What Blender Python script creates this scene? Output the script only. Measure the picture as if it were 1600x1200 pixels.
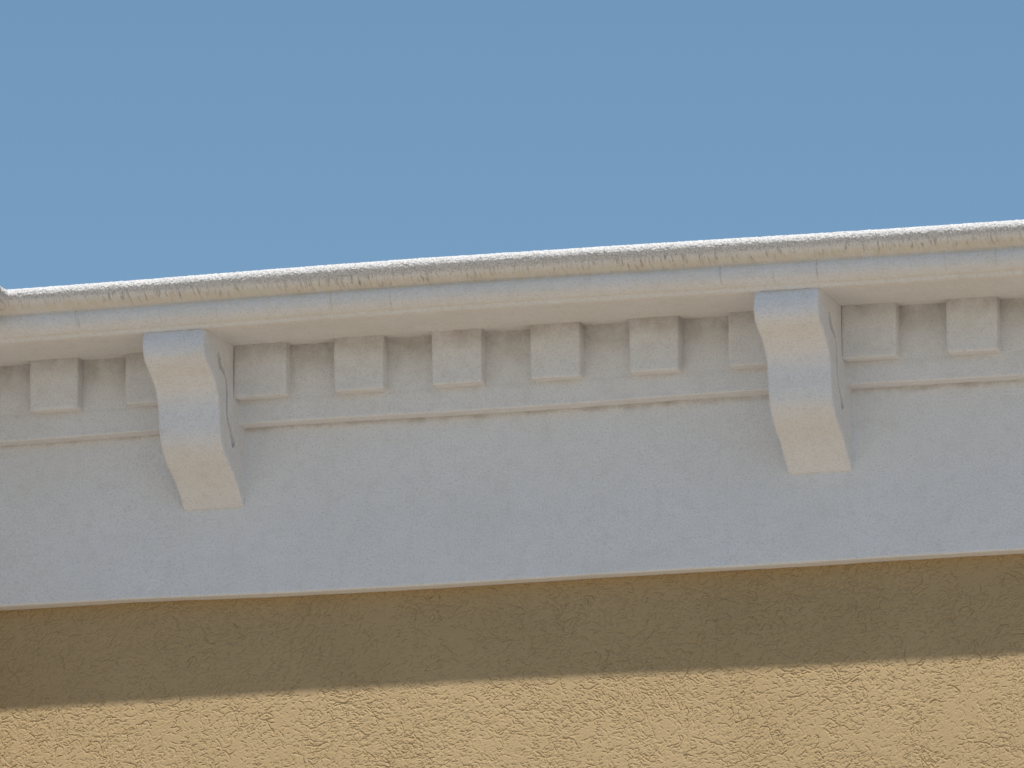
import bpy, bmesh, math, random
import numpy as np
from mathutils import Vector, Matrix

rad = math.radians
for o in list(bpy.data.objects):
    bpy.data.objects.remove(o)
S = bpy.context.scene
COL = S.collection

# ------------------------------------------------------------------ camera, world, sun, exposure
Z0 = 6.46                       # height of the cornice reference level above the ground
YAW, PITCH, ROLL, DIST, FPX = rad(15.944), rad(11.646), rad(-0.338), 24.0956, 12807.5
d = Vector((-math.sin(YAW)*math.cos(PITCH), math.cos(YAW)*math.cos(PITCH), math.sin(PITCH)))
rt = Vector((math.cos(YAW), math.sin(YAW), 0)); up = rt.cross(d)
rt2 = rt*math.cos(ROLL) + up*math.sin(ROLL); up2 = -rt*math.sin(ROLL) + up*math.cos(ROLL)
cam = bpy.data.cameras.new('camera'); camo = bpy.data.objects.new('camera', cam); COL.objects.link(camo)
cloc = Vector((0, 0, Z0)) - d*DIST
camo.matrix_world = Matrix(((rt2.x, up2.x, -d.x, cloc.x), (rt2.y, up2.y, -d.y, cloc.y), (rt2.z, up2.z, -d.z, cloc.z), (0, 0, 0, 1)))
cam.sensor_width = 36; cam.lens = FPX*36/1600; cam.clip_start = 0.1; cam.clip_end = 5000
S.camera = camo

SUN_AZ, SUN_EL = rad(25), rad(62.0)      # azimuth measured from the wall's outward normal towards +X
sdir = Vector((math.sin(SUN_AZ)*math.cos(SUN_EL), -math.cos(SUN_AZ)*math.cos(SUN_EL), math.sin(SUN_EL)))
w = bpy.data.worlds.new('World'); S.world = w; w.use_nodes = True
nt = w.node_tree; nt.nodes.clear()
sky = nt.nodes.new('ShaderNodeTexSky'); sky.sky_type = 'NISHITA'; sky.sun_disc = False
sky.sun_elevation = SUN_EL
sky.sun_rotation = math.atan2(sdir.x, sdir.y)
sky.altitude = 200; sky.air_density = 1.0; sky.dust_density = 0.3; sky.ozone_density = 3.0
bg = nt.nodes.new('ShaderNodeBackground'); bg.inputs[1].default_value = 0.088
wo = nt.nodes.new('ShaderNodeOutputWorld')
tint = nt.nodes.new('ShaderNodeMix'); tint.data_type = 'RGBA'; tint.blend_type = 'MULTIPLY'; tint.inputs[0].default_value = 1
tint.inputs[7].default_value = (0.87, 0.985, 0.97, 1)          # a drier, deeper blue than the stock sky
nt.links.new(sky.outputs[0], tint.inputs[6]); nt.links.new(tint.outputs[2], bg.inputs[0]); nt.links.new(bg.outputs[0], wo.inputs[0])
sl = bpy.data.lights.new('sun', 'SUN'); sl.energy = 4.2; sl.angle = rad(0.53); sl.color = (1.0, 0.95, 0.87)
so = bpy.data.objects.new('sun', sl); COL.objects.link(so)
so.rotation_euler = (-sdir).to_track_quat('-Z', 'Y').to_euler()
S.view_settings.view_transform = 'Standard'; S.view_settings.look = 'None'
S.view_settings.gamma = 1; S.view_settings.exposure = 0.19

# ------------------------------------------------------------------ noise
def _h(ix, iy, iz, seed):
    n = (ix*374761393 + iy*668265263 + iz*2147483647 + seed*974634777) & 0xffffffff
    n = ((n ^ (n >> 13))*1274126177) & 0xffffffff
    n = ((n ^ (n >> 16))*2246822519) & 0xffffffff
    return ((n ^ (n >> 15)) & 0xffffff)/float(0xffffff)*2 - 1
def vnoise(P, scale, seed=1):
    if not hasattr(scale, '__len__'): scale = (scale,)*3
    Q = P*np.array(scale)[None, :] + 1000.37
    I = np.floor(Q).astype(np.int64); f = Q - I; f = f*f*(3 - 2*f)
    r = 0
    for a in (0, 1):
        wa = f[:, 0] if a else 1 - f[:, 0]
        for b in (0, 1):
            wb = f[:, 1] if b else 1 - f[:, 1]
            for c in (0, 1):
                wc = f[:, 2] if c else 1 - f[:, 2]
                r = r + wa*wb*wc*_h(I[:, 0]+a, I[:, 1]+b, I[:, 2]+c, seed)
    return r

# ------------------------------------------------------------------ materials
def new_mat(name):
    m = bpy.data.materials.new(name); m.use_nodes = True
    t = m.node_tree; t.nodes.clear()
    out = t.nodes.new('ShaderNodeOutputMaterial'); b = t.nodes.new('ShaderNodeBsdfPrincipled')
    t.links.new(b.outputs[0], out.inputs[0])
    return m, t, b
def nd(t, typ, **kw):
    n = t.nodes.new(typ)
    for k, v in kw.items(): setattr(n, k, v)
    return n
def lk(t, a, b): t.links.new(a, b)
def noise(t, vec, scale, detail=2, rough=0.5, dist=0.0):
    n = nd(t, 'ShaderNodeTexNoise'); n.inputs['Scale'].default_value = scale
    n.inputs['Detail'].default_value = detail; n.inputs['Roughness'].default_value = rough
    n.inputs['Distortion'].default_value = dist
    lk(t, vec, n.inputs['Vector']); return n.outputs[0]
def mapr(t, v, a, b, c=0.0, e=1.0, smooth=False):
    n = nd(t, 'ShaderNodeMapRange'); n.clamp = True
    if smooth: n.interpolation_type = 'SMOOTHSTEP'
    lk(t, v, n.inputs[0])
    for i, x in enumerate((a, b, c, e)): n.inputs[i+1].default_value = x
    return n.outputs[0]
def math_(t, op, a, b=None):
    n = nd(t, 'ShaderNodeMath', operation=op)
    for i, x in enumerate((a, b)):
        if x is None: continue
        if isinstance(x, (int, float)): n.inputs[i].default_value = x
        else: lk(t, x, n.inputs[i])
    return n.outputs[0]
def mix(t, fac, a, b):
    n = nd(t, 'ShaderNodeMix', data_type='RGBA')
    if isinstance(fac, (int, float)): n.inputs[0].default_value = fac
    else: lk(t, fac, n.inputs[0])
    for i, x in ((6, a), (7, b)):
        if isinstance(x, tuple): n.inputs[i].default_value = (*x, 1)
        else: lk(t, x, n.inputs[i])
    return n.outputs[2]
def coords(t, scale=(1, 1, 1)):
    g = nd(t, 'ShaderNodeNewGeometry')
    m = nd(t, 'ShaderNodeMapping'); m.inputs['Scale'].default_value = scale
    lk(t, g.outputs['Position'], m.inputs['Vector']); return m.outputs[0]
def bump(t, b, h, dist, strength=1.0):
    n = nd(t, 'ShaderNodeBump'); n.inputs['Distance'].default_value = dist; n.inputs['Strength'].default_value = strength
    lk(t, h, n.inputs['Height']); lk(t, n.outputs[0], b.inputs['Normal']); return n

WHITE = (0.80, 0.80, 0.818)
def white_stucco(name, streaks=False, grime_shade=False, rough_bump=0.0009):
    m, t, b = new_mat(name)
    P = coords(t)
    n1 = noise(t, P, 3.0, 4, 0.6); n2 = noise(t, P, 170, 3, 0.7); n3 = noise(t, P, 24, 3, 0.6)
    c = mix(t, mapr(t, n1, 0.35, 0.7), WHITE, (0.755, 0.75, 0.752))
    c = mix(t, mapr(t, n3, 0.5, 0.75, 0, .35), c, (0.655, 0.64, 0.62))
    c = mix(t, mapr(t, n2, 0.48, 0.70, 0, .5), c, (0.50, 0.485, 0.47))
    if streaks:
        sx = nd(t, 'ShaderNodeSeparateXYZ'); lk(t, P, sx.inputs[0]); Zc = sx.outputs[2]
        # run-off streaks on the roll: thin in x, long down the slope
        s1 = noise(t, coords(t, (120, 20, 20)), 1.0, 3, 0.65, 0.35)
        gate = noise(t, coords(t, (5, 2, 2)), 1.0, 2)
        top = mapr(t, Zc, Z0+0.262, Z0+0.250, 0, 1, True); bot = mapr(t, Zc, Z0+0.213, Z0+0.232, 0, 1, True)
        k = math_(t, 'MULTIPLY', mapr(t, s1, 0.53, 0.70), math_(t, 'MULTIPLY', top, bot))
        k = math_(t, 'MULTIPLY', k, mapr(t, gate, 0.35, 0.6, .5, .9))
        # yellow-brown film on the lower part of the roll
        film = math_(t, 'MULTIPLY', mapr(t, Zc, Z0+0.246, Z0+0.226, 0, 1, True), mapr(t, noise(t, coords(t, (60, 20, 20)), 1.0, 3), .3, .6, .35, .8))
        film = math_(t, 'MULTIPLY', film, mapr(t, Zc, Z0+0.205, Z0+0.222, 0.25, 1, True))
        c = mix(t, film, c, (0.66, 0.61, 0.52))
        c = mix(t, math_(t, 'MULTIPLY', k, .8), c, (0.11, 0.10, 0.09))
        # a few long faint streaks down the fascia
        s2 = noise(t, coords(t, (45, 3, 3)), 1.0, 1.5, 0.5, 0.15)
        f2 = math_(t, 'MULTIPLY', mapr(t, s2, 0.66, 0.74), math_(t, 'MULTIPLY', mapr(t, Zc, Z0+.222, Z0+.21, 0, 1), mapr(t, Zc, Z0+.155, Z0+.17, 0, 1)))
        c = mix(t, math_(t, 'MULTIPLY', f2, .4), c, (0.2, 0.19, 0.17))
        # weathered grey lip and sooty pits, with the grain's self-shading painted in
        c = mix(t, mapr(t, Zc, Z0+.240, Z0+.252, 0, .8, True), c, (0.64, 0.63, 0.62))
        pit = math_(t, 'MULTIPLY', mapr(t, noise(t, P, 230, 2, .6), .47, .60), mapr(t, Zc, Z0+.236, Z0+.250, 0, .6, True))
        c = mix(t, pit, c, (0.28, 0.27, 0.265))
    if grime_shade:  # patchy brown grime plus painted corner shade, strongest just under soffit and band
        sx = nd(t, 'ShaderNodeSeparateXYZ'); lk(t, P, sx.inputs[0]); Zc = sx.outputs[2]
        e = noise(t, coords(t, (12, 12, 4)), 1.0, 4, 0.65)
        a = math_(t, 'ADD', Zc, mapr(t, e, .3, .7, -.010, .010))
        for (z, wd, st) in grime_shade:
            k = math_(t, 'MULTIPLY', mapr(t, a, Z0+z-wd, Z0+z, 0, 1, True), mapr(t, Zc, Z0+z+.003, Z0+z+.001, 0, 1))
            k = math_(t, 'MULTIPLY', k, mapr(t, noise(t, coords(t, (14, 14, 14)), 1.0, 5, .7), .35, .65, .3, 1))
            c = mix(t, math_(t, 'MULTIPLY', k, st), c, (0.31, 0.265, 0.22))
    lk(t, c, b.inputs['Base Color']); b.inputs['Roughness'].default_value = 0.85
    b.inputs['Specular IOR Level'].default_value = 0.25
    h = math_(t, 'ADD', math_(t, 'MULTIPLY', noise(t, P, 210, 2, 0.6), .7), math_(t, 'MULTIPLY', noise(t, P, 70, 2, 0.6), .6))
    bump(t, b, h, rough_bump*3)
    return m
M_CROWN = white_stucco('white_stucco_crown', streaks=True)
M_WHITE = white_stucco('white_stucco_trim', grime_shade=[(-0.082, 0.020, 0.55)])
M_BAND = white_stucco('white_stucco_band', grime_shade=[(0.147, 0.12, .65), (-0.0121, 0.02, 0.12)])
M_DENT = white_stucco('white_stucco_dentil', grime_shade=[(0.147, 0.075, 0.6)])
M_BRKT = white_stucco('white_stucco_bracket')
def tan_mat(name, flat):
    m, t, b = new_mat(name); P = coords(t)
    n1 = noise(t, P, 2.2, 4, 0.6); n2 = noise(t, P, 150, 3, 0.7)
    c = mix(t, mapr(t, n1, 0.3, 0.7), (0.462, 0.340, 0.191), (0.418, 0.304, 0.167))
    c = mix(t, mapr(t, n2, 0.5, 0.75, 0, .4), c, (0.36, 0.27, 0.14))
    lk(t, c, b.inputs['Base Color']); b.inputs['Roughness'].default_value = 0.9
    b.inputs['Specular IOR Level'].default_value = 0.15
    if flat:
        h = noise(t, coords(t, (60, 60, 150)), 1.0, 3, 0.6, 0.8)
        bump(t, b, mapr(t, h, .4, .5), 0.002)
    else:
        bump(t, b, noise(t, P, 260, 2, .6), 0.0012)
    return m
M_TAN = tan_mat('tan_textured_stucco', False); M_TANF = tan_mat('tan_stucco_plain', True)
def simple(name, col, rough=.9, var=.25, sc=6):
    m, t, b = new_mat(name); P = coords(t)
    c = mix(t, mapr(t, noise(t, P, sc, 5, .65), .3, .7), col, tuple(x*(1-var) for x in col))
    lk(t, c, b.inputs['Base Color']); b.inputs['Roughness'].default_value = rough
    bump(t, b, noise(t, P, 90, 3), 0.003); return m
M_GROUND = simple('sunlit_gravelly_ground', (0.385, 0.32, 0.245), sc=.6)
M_PAVE = simple('concrete_pavement', (0.48, 0.42, 0.34), sc=2)
M_ROOF = simple('roof_membrane', (0.5, 0.49, 0.47))

# ------------------------------------------------------------------ mesh helpers
def link(name, me, mat, parent=None):
    o = bpy.data.objects.new(name, me); COL.objects.link(o)
    for mm in (mat if isinstance(mat, (list, tuple)) else [mat]): me.materials.append(mm)
    if parent: o.parent = parent
    return o
def grid_mesh(name, V, flip=False, smooth=True):      # V: (n, m, 3)
    n, m, _ = V.shape
    me = bpy.data.meshes.new(name)
    me.vertices.add(n*m); me.vertices.foreach_set('co', V.reshape(-1).astype(np.float32))
    i = np.arange(n-1)[:, None]*m + np.arange(m-1)[None, :]
    q = np.stack([i, i+1, i+m+1, i+m], -1).reshape(-1, 4)
    if flip: q = q[:, ::-1]
    me.loops.add(q.size); me.loops.foreach_set('vertex_index', q.reshape(-1).astype(np.int32))
    me.polygons.add(len(q)); me.polygons.foreach_set('loop_start', (np.arange(len(q))*4).astype(np.int32))
    me.polygons.foreach_set('use_smooth', np.full(len(q), smooth))
    me.update(calc_edges=True); me.validate()
    return me
def resample(pts, steps):
    """pts: list of (out, z); steps: spacing of each segment -> dense polyline and its outward normals"""
    R = []
    for k in range(len(pts)-1):
        a, b = np.array(pts[k]), np.array(pts[k+1]); L = np.linalg.norm(b-a)
        st = steps[k] if isinstance(steps, (list, tuple)) else steps
        n = max(1, int(round(L/st)))
        for j in range(n): R.append(a + (b-a)*j/n)
    R.append(np.array(pts[-1])); return np.array(R)
def arc(cx, cz, r, a0, a1, n):
    return [(cx + r*math.cos(rad(a0+(a1-a0)*i/n)), cz + r*math.sin(rad(a0+(a1-a0)*i/n))) for i in range(n+1)]
def sweep(name, prof, xa, xb, step, disp, miter=0.0, sag=None):
    """prof (k,2) of (outward distance, z) running top to bottom; swept along the wall, mitred at the start."""
    T = np.gradient(prof, axis=0); T /= np.linalg.norm(T, axis=1)[:, None]+1e-12
    N = np.stack([-T[:, 1], T[:, 0]], 1)              # outward normal (out, z)
    n = int((xb-xa)/step)+1
    s = np.linspace(0, 1, n)
    start = xa + miter*prof[:, 0]
    X = start[None, :] + (xb-start)[None, :]*s[:, None]
    O = np.broadcast_to(prof[:, 0], X.shape); Zz = np.broadcast_to(prof[:, 1], X.shape)
    P = np.stack([X, -O, Zz], -1).reshape(-1, 3)
    h = disp(P).reshape(X.shape)
    O2 = O + N[None, :, 0]*h; Z2 = Zz + N[None, :, 1]*h
    if sag: Z2 = Z2 + smooth_interp(X, *sag)
    V = np.stack([X, -O2, Z2 + Z0], -1)
    return V
def smooth_interp(X, xs_, zs_):
    i = np.clip(np.searchsorted(xs_, X) - 1, 0, len(xs_)-2); xa = np.array(xs_); za = np.array(zs_)
    f = np.clip((X-xa[i])/(xa[i+1]-xa[i]), 0, 1); f = f*f*(3-2*f)
    return za[i]*(1-f) + za[i+1]*f

def wavy(P, a=0.0012, b=0.0004, c=0.0):
    r = a*vnoise(P, (2.2, 2.2, 2.2), 3) + b*vnoise(P, 22, 4)
    if c: r = r + c*vnoise(P, 160, 5)
    return r

# ------------------------------------------------------------------ ground
def slab(name, x0, x1, y0, y1, z0, z1, mat, parent=None):
    bm = bmesh.new(); bmesh.ops.create_cube(bm, size=1)
    for v in bm.verts:
        v.co = Vector(((x0+x1)/2 + v.co.x*(x1-x0), (y0+y1)/2 + v.co.y*(y1-y0), (z0+z1)/2 + v.co.z*(z1-z0)))
    me = bpy.data.meshes.new(name); bm.to_mesh(me); bm.free(); return link(name, me, mat, parent)
g = link('ground', grid_mesh('ground', np.stack(np.meshgrid(np.linspace(-1500, 1500, 31), np.linspace(-1500, 1500, 31), [0.0], indexing='ij'), -1)[:, :, 0]), M_GROUND)
g['kind'] = 'structure'
pv = slab('pavement', -30, 30, -6.5, 0.0, 0.002, 0.13, M_PAVE); pv['kind'] = 'structure'

# ------------------------------------------------------------------ building
B = bpy.data.objects.new('stucco_building', None); COL.objects.link(B); B.location = (0, 0, 0)
B['label'] = 'tan stucco building with a white bracketed cornice and row of square dentils along its top'
B['category'] = 'building'

TW = 0.0632                    # tan wall stands this far behind the frieze face
ZF = -0.5834                   # bottom of the frieze
ZB, BB = -0.0816, 0.0596       # dentil band: bottom and projection
ZD, DD = -0.0121, 0.0509       # dentils: bottom and projection from the band
ZS, SS = 0.1474, 0.3874        # soffit height, projection of its front edge
XNOSE = -1.3990
NOSE = 0.485
XC = XNOSE - NOSE              # frieze plane of the wing (faces +X)
XE = 9.0                       # right end of what is built
XW = XC - TW                   # tan wall of the wing

# crown profile, top to bottom, (out, z)
roll_bot = (0.425, 0.2185)   # where the roll springs from the fascia
R2 = 0.076
c2 = (roll_bot[0] + R2*math.cos(rad(-82))*0, roll_bot[1])
und = []
for i in range(15):
    a = rad(-25 - 57*i/14)
    und.append((R2*math.cos(a), R2*math.sin(a)))
ox, oz = roll_bot[0]-und[-1][0], roll_bot[1]-und[-1][1]
und = [(x+ox, z+oz) for x, z in und]
r1 = 0.017
e0 = und[0]; cx, cz = e0[0]-r1*math.cos(rad(-25)), e0[1]-r1*math.sin(rad(-25))
nose = arc(cx, cz, r1, 84, -25, 12)
top = [(-0.25, nose[0][1]+0.045), (0.20, nose[0][1]+0.020), (nose[0][0]-0.03, nose[0][1]+0.003)]
ov = [(0.4248, 0.2165), (0.4295, 0.2095), (0.4318, 0.2000), (0.4305, 0.1885), (0.4260, 0.1770), (0.4180, 0.1670), (0.4090, 0.1595), (0.4010, 0.1560)]
sof = [(0.3970, 0.1570), (0.3945, 0.1540), (0.3890, 0.1465), (0.380, ZS-.0035), (0.30, ZS-0.0025), (0.20, ZS), (0.06, ZS+0.001), (-0.02, ZS+0.001)]
chain = top + nose + und[1:] + ov + sof
segs = [0.05]*(len(top)-1) + [0.004] + [0.0015]*(len(nose)-1) + [0.0026]*(len(und)-1) + [0.003]*(len(ov)) + [0.002]*4 + [0.008]*4
prof = resample(chain, segs[:len(chain)-1])
print('NOSE', max(p[0] for p in chain), 'z', e0)
def crown_disp(P):
    out = -P[:, 1]; z = P[:, 2]
    g1 = np.clip((z-0.235)/0.03, 0, 1)                # coarser sand float on the exposed top
    return wavy(P, 0.0010, 0.0003) + (0.0003+0.0005*g1)*vnoise(P, 170, 7) + (0.0002+.0006*g1)*vnoise(P, 300, 8)
Vc = sweep('cornice', prof, XC, XE, 0.0020, crown_disp, miter=1.0, sag=([-1.6, -.1, 1.5, 3], [-.008, .002, -.004, 0]))
link('cornice', grid_mesh('cornice', Vc, flip=True), M_CROWN, B)

# frieze (flat board), running from under the crown to its rounded bottom edge and back to the tan wall
fp = resample([(0.0, ZS+0.02), (0.0, ZB-.01), (0.0, ZF+0.02)] + arc(-0.007, ZF+0.007, 0.007, 0, -90, 5) + [(-TW-0.004, ZF+.001)], [.02, .01] + [.003]*6 + [.006])
def fr_disp(P): return wavy(P, 0.0020, 0.0008) + 0.0012*vnoise(P, (7, 7, 7), 15)*(P[:, 2] < ZF+.03)
link('frieze', grid_mesh('frieze', sweep('frieze', fp, XC, XE, 0.006, fr_disp, miter=1.0, sag=([-1.6, -.4, .7, 1.6, 3], [.007, -.003, 0, .002, 0])), flip=True), M_WHITE, B)
# dentil band
bp = resample([(BB, ZS+.02), (BB, ZB+0.012)] + arc(BB-0.006, ZB+0.006, 0.006, 0, -90, 5) + [(-0.004, ZB)], [.01] + [.002]*6 + [.006])
def bd_disp(P): return wavy(P, 0.0012, 0.0008) + 0.0008*vnoise(P, (40, 40, 10), 16)*(P[:, 2] < ZB+.012)
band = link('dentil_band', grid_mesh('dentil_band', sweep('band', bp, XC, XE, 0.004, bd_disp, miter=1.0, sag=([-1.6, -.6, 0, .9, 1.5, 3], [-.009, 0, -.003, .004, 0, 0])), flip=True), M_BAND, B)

# dentils
def solid_remesh(bm, voxel, name, extra=None, it=3):
    me = bpy.data.meshes.new(name); bm.to_mesh(me); bm.free()
    o = bpy.data.objects.new(name, me); COL.objects.link(o)
    if extra is not None:
        bo = o.modifiers.new('cut', 'BOOLEAN'); bo.operation = 'DIFFERENCE'; bo.object = extra; bo.solver = 'EXACT'
    r = o.modifiers.new('r', 'REMESH'); r.mode = 'VOXEL'; r.voxel_size = voxel; r.use_smooth_shade = True
    s = o.modifiers.new('s', 'SMOOTH'); s.iterations = it; s.factor = .5
    dg = bpy.context.evaluated_depsgraph_get(); dg.update()
    m2 = bpy.data.meshes.new_from_object(o.evaluated_get(dg))
    bpy.data.objects.remove(o); return m2
def displace(me, off, amps=(0.0012, 0.0007, 0.0003)):
    n = len(me.vertices); co = np.empty(n*3, np.float32); me.vertices.foreach_get('co', co)
    no = np.empty(n*3, np.float32); me.vertex_normals.foreach_get('vector', no)
    co = co.reshape(-1, 3).astype(float); no = no.reshape(-1, 3)
    P = co + np.array(off)[None, :]
    h = amps[0]*vnoise(P, 9, 21) + amps[1]*vnoise(P, 45, 22) + amps[2]*vnoise(P, 150, 23)
    co = co + no*h[:, None]
    me.vertices.foreach_set('co', co.reshape(-1).astype(np.float32)); me.update()
rng = random.Random(4)
DW = 0.1528
def dentil_mesh(i):
    bm = bmesh.new(); bmesh.ops.create_cube(bm, size=1)
    zt = ZS + 0.014
    for v in bm.verts:
        v.co = Vector((DW/2 + v.co.x*DW - (0.013 if i == 8 and v.co.x < 0 else 0) + rng.uniform(-.0015, .0015), -(BB-.006) - (v.co.y+.5)*0 - (0.5-v.co.y)*(DD+.006), (zt+ZD)/2 + v.co.z*(zt-ZD) + rng.uniform(-.001, .001)))
    bmesh.ops.bevel(bm, geom=bm.edges[:], offset=0.0065 + rng.uniform(-.0015, .002), segments=3, affect='EDGES', profile=0.5)
    bmesh.ops.recalc_face_normals(bm, faces=bm.faces[:])
    me = solid_remesh(bm, 0.003, 'dentil'); displace(me, (i*1.7, i*.9, 0)); return me
X0, MOD, BAY = -0.8146, 0.30, 1.8487
NAMES = {}
xs = []; ks = []
for bay in range(-1, 6):
    for k in range(6):
        x = X0 + bay*BAY + k*MOD
        if x > XC + BB + DD + 0.12 and x + DW < XE - .05: xs.append(x); ks.append(k)
dents = []
protos = [dentil_mesh(i) for i in range(9)]
for i, x in enumerate(xs):
    me = protos[8] if ks[i] == 0 else protos[i] if i < 8 else protos[(i*5+3) % 8]
    o = bpy.data.objects.new('dentil', me); COL.objects.link(o); o.parent = band
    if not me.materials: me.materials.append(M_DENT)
    o.location = (x, 0, Z0); dents.append(o)

# brackets
BW = 0.1911
bf = [(0.368, 0.1515), (0.384, 0.140), (0.3905, 0.124), (0.3930, 0.105), (0.3910, 0.084), (0.3820, 0.065), (0.3660, 0.050), (0.3430, 0.0365),
      (0.3100, 0.0190), (0.2820, -0.0020), (0.2620, -0.0250), (0.2500, -0.0500), (0.2450, -0.0780), (0.2420, -0.1060), (0.2370, -0.1310),
      (0.2280, -0.1540), (0.2120, -0.1770), (0.1880, -0.1990), (0.1560, -0.2190), (0.1180, -0.2380), (0.0800, -0.2620), (0.0520, -0.2830),
      (0.0290, -0.3020), (0.0130, -0.3165), (0.0020, -0.3205), (-0.012, -0.3205)]
bback = [(-0.012, 0.1515)]
def catmull(pts, n=3):
    out = []
    for i in range(len(pts)-1):
        p0 = pts[max(i-1, 0)]; p1 = pts[i]; p2 = pts[i+1]; p3 = pts[min(i+2, len(pts)-1)]
        for j in range(n):
            t = j/n
            out.append(tuple(0.5*((2*p1[c]) + (-p0[c]+p2[c])*t + (2*p0[c]-5*p1[c]+4*p2[c]-p3[c])*t*t + (-p0[c]+3*p1[c]-3*p2[c]+p3[c])*t**3) for c in (0, 1)))
    out.append(pts[-1]); return out
def bracket_mesh():
    ring = catmull(bf, 2) + bback
    bm = bmesh.new()
    a = [bm.verts.new((0, -o_, z)) for o_, z in ring]; b2 = [bm.verts.new((BW, -o_, z)) for o_, z in ring]
    fa = bm.faces.new(a); fb = bm.faces.new(b2[::-1])
    for i in range(len(ring)):
        j = (i+1) % len(ring); bm.faces.new((a[j], a[i], b2[i], b2[j]))
    bmesh.ops.recalc_face_normals(bm, faces=bm.faces[:])
    ed = list(set(fa.edges[:] + fb.edges[:]))
    bmesh.ops.bevel(bm, geom=ed, offset=0.009, segments=3, affect='EDGES', profile=.5)
    # the incised scroll line in both cheeks
    G = catmull([(0.252, 0.098), (0.246, 0.088), (0.232, 0.066), (0.214, 0.056), (0.188, 0.045), (0.172, 0.022), (0.166, -0.010), (0.168, -0.040), (0.166, -0.066), (0.156, -0.090), (0.138, -0.108), (0.120, -0.130), (0.106, -0.147), (0.100, -0.156)], 4)
    n = len(G)
    cb = bmesh.new()
    for xa, xb in ((-0.02, 0.022), (BW-0.022, BW+0.02)):
        Lf, Rt = [], []
        for i, (o_, z) in enumerate(G):
            q0 = G[max(i-1, 0)]; q1 = G[min(i+1, n-1)]; tx, tz = q1[0]-q0[0], q1[1]-q0[1]; L = math.hypot(tx, tz)
            f = i/(n-1)
            wd = 0.0095 + 0.0095*math.exp(-((f-.10)/.09)**2) + 0.0095*math.exp(-((f-.92)/.09)**2)
            if i in (0, n-1): wd = 0.002
            Lf.append((o_ - tz/L*wd, z + tx/L*wd)); Rt.append((o_ + tz/L*wd, z - tx/L*wd))
        poly = Lf + Rt[::-1]
        a = [cb.verts.new((xa, -o_, z)) for o_, z in poly]; b3 = [cb.verts.new((xb, -o_, z)) for o_, z in poly]
        m_ = len(Lf)
        for i in range(m_-1):
            cb.faces.new((a[i], a[i+1], a[2*m_-2-i], a[2*m_-1-i])); cb.faces.new((b3[i+1], b3[i], b3[2*m_-1-i], b3[2*m_-2-i]))
        for i in range(2*m_):
            j = (i+1) % (2*m_); cb.faces.new((a[j], a[i], b3[i], b3[j]))
    bmesh.ops.recalc_face_normals(cb, faces=cb.faces[:])
    cm = bpy.data.meshes.new('cut'); cb.to_mesh(cm); cb.free()
    co = bpy.data.objects.new('cut', cm); COL.objects.link(co)
    me = solid_remesh(bm, 0.0020, 'bracket', co, 2)
    bpy.data.objects.remove(co); return me
bm0 = bracket_mesh()
XK = -1.0156
bxs = [XK + BAY*i for i in range(6) if XK + BAY*i + BW < XE]
base = None
for i, x in enumerate(bxs):
    me = bm0.copy(); displace(me, (i*2.3, 0, i*.7), (0.0016, 0.0008, 0.0003)); me.materials.clear(); me.materials.append(M_BRKT)
    o = bpy.data.objects.new('bracket', me); COL.objects.link(o); o.parent = B; o.location = (x, 0, Z0)

# ------------------------------------------------------------------ tan wall with dragged-float texture
ST = 0.0013
wx0, wx1, wz0, wz1 = XW, 2.05, -1.24, ZF + 0.02
nx, nz = int((wx1-wx0)/ST)+1, int((wz1-wz0)/ST)+1
rs = np.random.RandomState(11)
H = np.zeros((nx, nz))
gx = wx0 + np.arange(nx)*ST; gz = wz0 + np.arange(nz)*ST
GX, GZ = np.meshgrid(gx, gz, indexing='ij')
PP = np.stack([GX.ravel(), np.zeros(GX.size), GZ.ravel()], 1)
H += (0.0008*vnoise(PP, 3, 31) + 0.0003*vnoise(PP, 14, 32) + 0.00015*vnoise(PP, 60, 33) + 0.0002*vnoise(PP, 190, 34)).reshape(H.shape)
def strokes(n, depth, wid, lmin, lmax, seed, sgn):
    rs = np.random.RandomState(seed)
    sx = rs.uniform(wx0, wx1, n*2); sz = rs.uniform(wz0, wz1, n*2)
    Q = np.stack([sx, np.zeros_like(sx), sz], 1)
    dens = 0.7 + 0.5*vnoise(Q, 5, 41) + 0.5*vnoise(Q, 13, 42)
    keep = rs.uniform(0, 1, n*2) < np.clip(dens, 0.08, 1); sx, sz, Q = sx[keep], sz[keep], Q[keep]
    n = len(sx)
    ang = 0.22 + 0.75*vnoise(Q, 2.6, 43) + 0.7*vnoise(Q, 7, 44) + rs.normal(0, .42, n)
    L = rs.uniform(lmin, lmax, n)*rs.uniform(.5, 1, n); curv = rs.normal(0, 30, n); dp = depth*rs.uniform(.45, 1.2, n); wdt = wid*rs.uniform(.7, 1.35, n)
    K = int(lmax/0.0012)
    x, z, a = sx.copy(), sz.copy(), ang.copy()
    D = np.zeros_like(H)
    for k in range(K):
        s = k*0.0012; act = s < L
        tap = np.clip(np.minimum(s, L-s)/0.004, 0, 1)
        x = x + np.cos(a)*0.0012; z = z + np.sin(a)*0.0012
        a = a + curv*0.0012 + rs.normal(0, .20, n)
        ix = np.rint((x-wx0)/ST).astype(int); iz = np.rint((z-wz0)/ST).astype(int)
        for dx in (-2, -1, 0, 1, 2):
            for dz in (-2, -1, 0, 1, 2):
                jx, jz = ix+dx, iz+dz
                ok = act & (jx >= 0) & (jx < nx) & (jz >= 0) & (jz < nz)
                dd2 = (wx0+jx*ST-x)**2 + (wz0+jz*ST-z)**2
                v = dp*tap*np.exp(-dd2/(2*wdt**2))
                np.maximum.at(D, (jx[ok], jz[ok]), v[ok])
    return sgn*D
area = (wx1-wx0)*(wz1-wz0)
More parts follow.
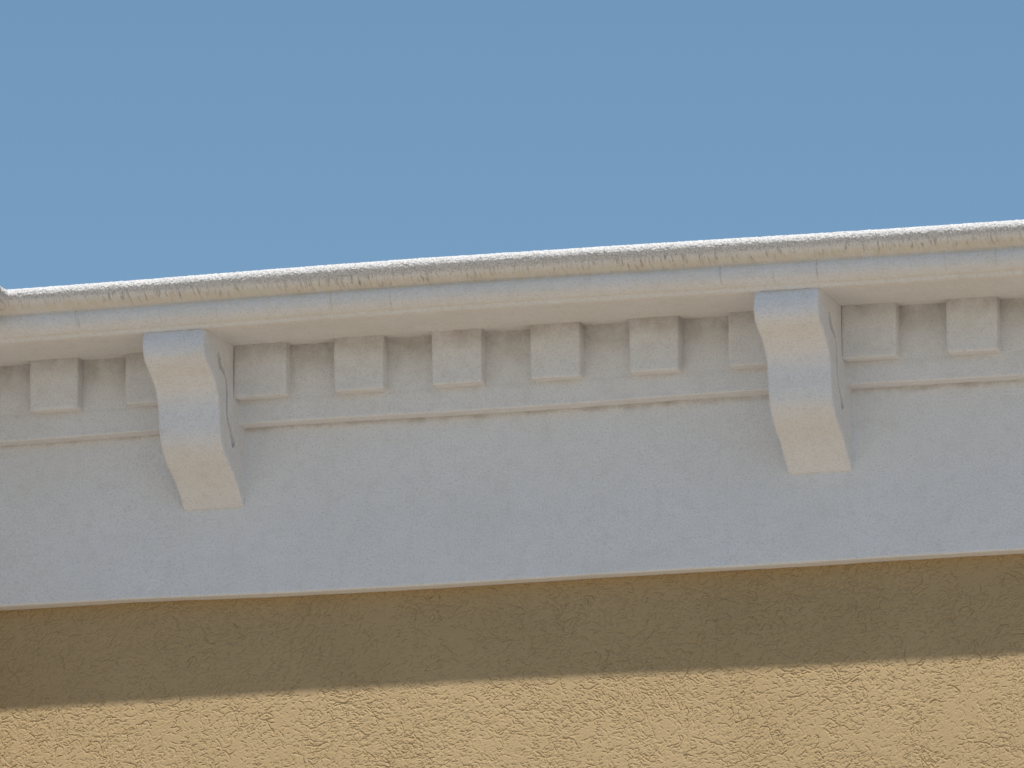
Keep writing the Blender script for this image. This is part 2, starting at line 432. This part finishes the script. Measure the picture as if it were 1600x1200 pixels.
H += strokes(int(420*area), 0.0026, 0.0009, 0.03, 0.085, 57, -1)
H += strokes(int(10000*area), 0.0025, 0.00085, 0.004, 0.030, 51, -1)
H += strokes(int(1200*area), 0.0012, 0.0011, 0.008, 0.030, 52, +1)
V = np.stack([GX, TW - H, GZ + Z0], -1)
wall_me = grid_mesh('wall', V, flip=False)
wall = link('wall', wall_me, [M_TAN, M_TANF], B)
bm = bmesh.new()
def quad(pts): bm.faces.new([bm.verts.new(p) for p in pts])
def wallrect(xa, xb, za, zb): quad([(xa, TW, za), (xb, TW, za), (xb, TW, zb), (xa, TW, zb)])
wallrect(XW, XE, 0.0, wz0+Z0); wallrect(wx1, XE, wz0+Z0, Z0+ZF+.02)
wallrect(XW, XE, Z0+ZF+.02, Z0+.28)
quad([(XE, TW, 0), (XE, 12, 0), (XE, 12, Z0+.28), (XE, TW, Z0+.28)])
me = bpy.data.meshes.new('lower_wall'); bm.to_mesh(me); bm.free()
link('lower_wall', me, M_TANF, B)

# ------------------------------------------------------------------ side wing on the left, coming towards the viewer (its trims mitred to the main ones)
def wing(V):   # mirror the main sweep across the 45 degree mitre plane: (x, y) -> (XC - y, XC - x)
    W = V.copy(); W[..., 0] = XC - V[..., 1]; W[..., 1] = XC - V[..., 0]; return W
LW = 0.55
def wsweep(name, pr, step, disp, mat, par=None, nm=None):
    Vv = sweep(name, pr, XC, XC+LW, step, disp, miter=1.0, sag=([-9, 9], [-.008]*2) if name == 'cornice' else None)
    return link(nm or name, grid_mesh(name, wing(Vv), flip=False), mat, par or B)
wsweep('cornice', prof, 0.004, crown_disp, M_CROWN)
wsweep('frieze', fp, 0.01, fr_disp, M_WHITE)
wb = wsweep('dentil_band', bp, 0.01, bd_disp, M_BAND)
for k in range(9):
    s = 0.28 + k*MOD
    if s + DW > LW: break
    o = bpy.data.objects.new('dentil', protos[(k*3+1) % 8]); COL.objects.link(o); o.parent = wb
    o.rotation_euler.z = rad(90); o.location = (XC, -s-DW, Z0)
bm = bmesh.new()
quad([(XW, TW, 0), (XW, -LW, 0), (XW, -LW, Z0+.28), (XW, TW, Z0+.28)])
quad([(XW, -LW, 0), (XW-5, -LW, 0), (XW-5, -LW, Z0+.28), (XW, -LW, Z0+.28)])
me = bpy.data.meshes.new('wing_wall'); bm.to_mesh(me); bm.free(); link('wing_wall', me, M_TANF, B)
bm = bmesh.new()
for q in ([(XW, 0.10), (XE, 0.10), (XE, 12), (XW, 12)], [(XW-5, -LW), (XW-.1, -LW), (XW-.1, 12), (XW-5, 12)]):
    quad([(x, y, Z0+.272 if q[0][0] == XW else Z0+.268) for x, y in q])
me = bpy.data.meshes.new('roof'); bm.to_mesh(me); bm.free(); link('roof', me, M_ROOF, B)
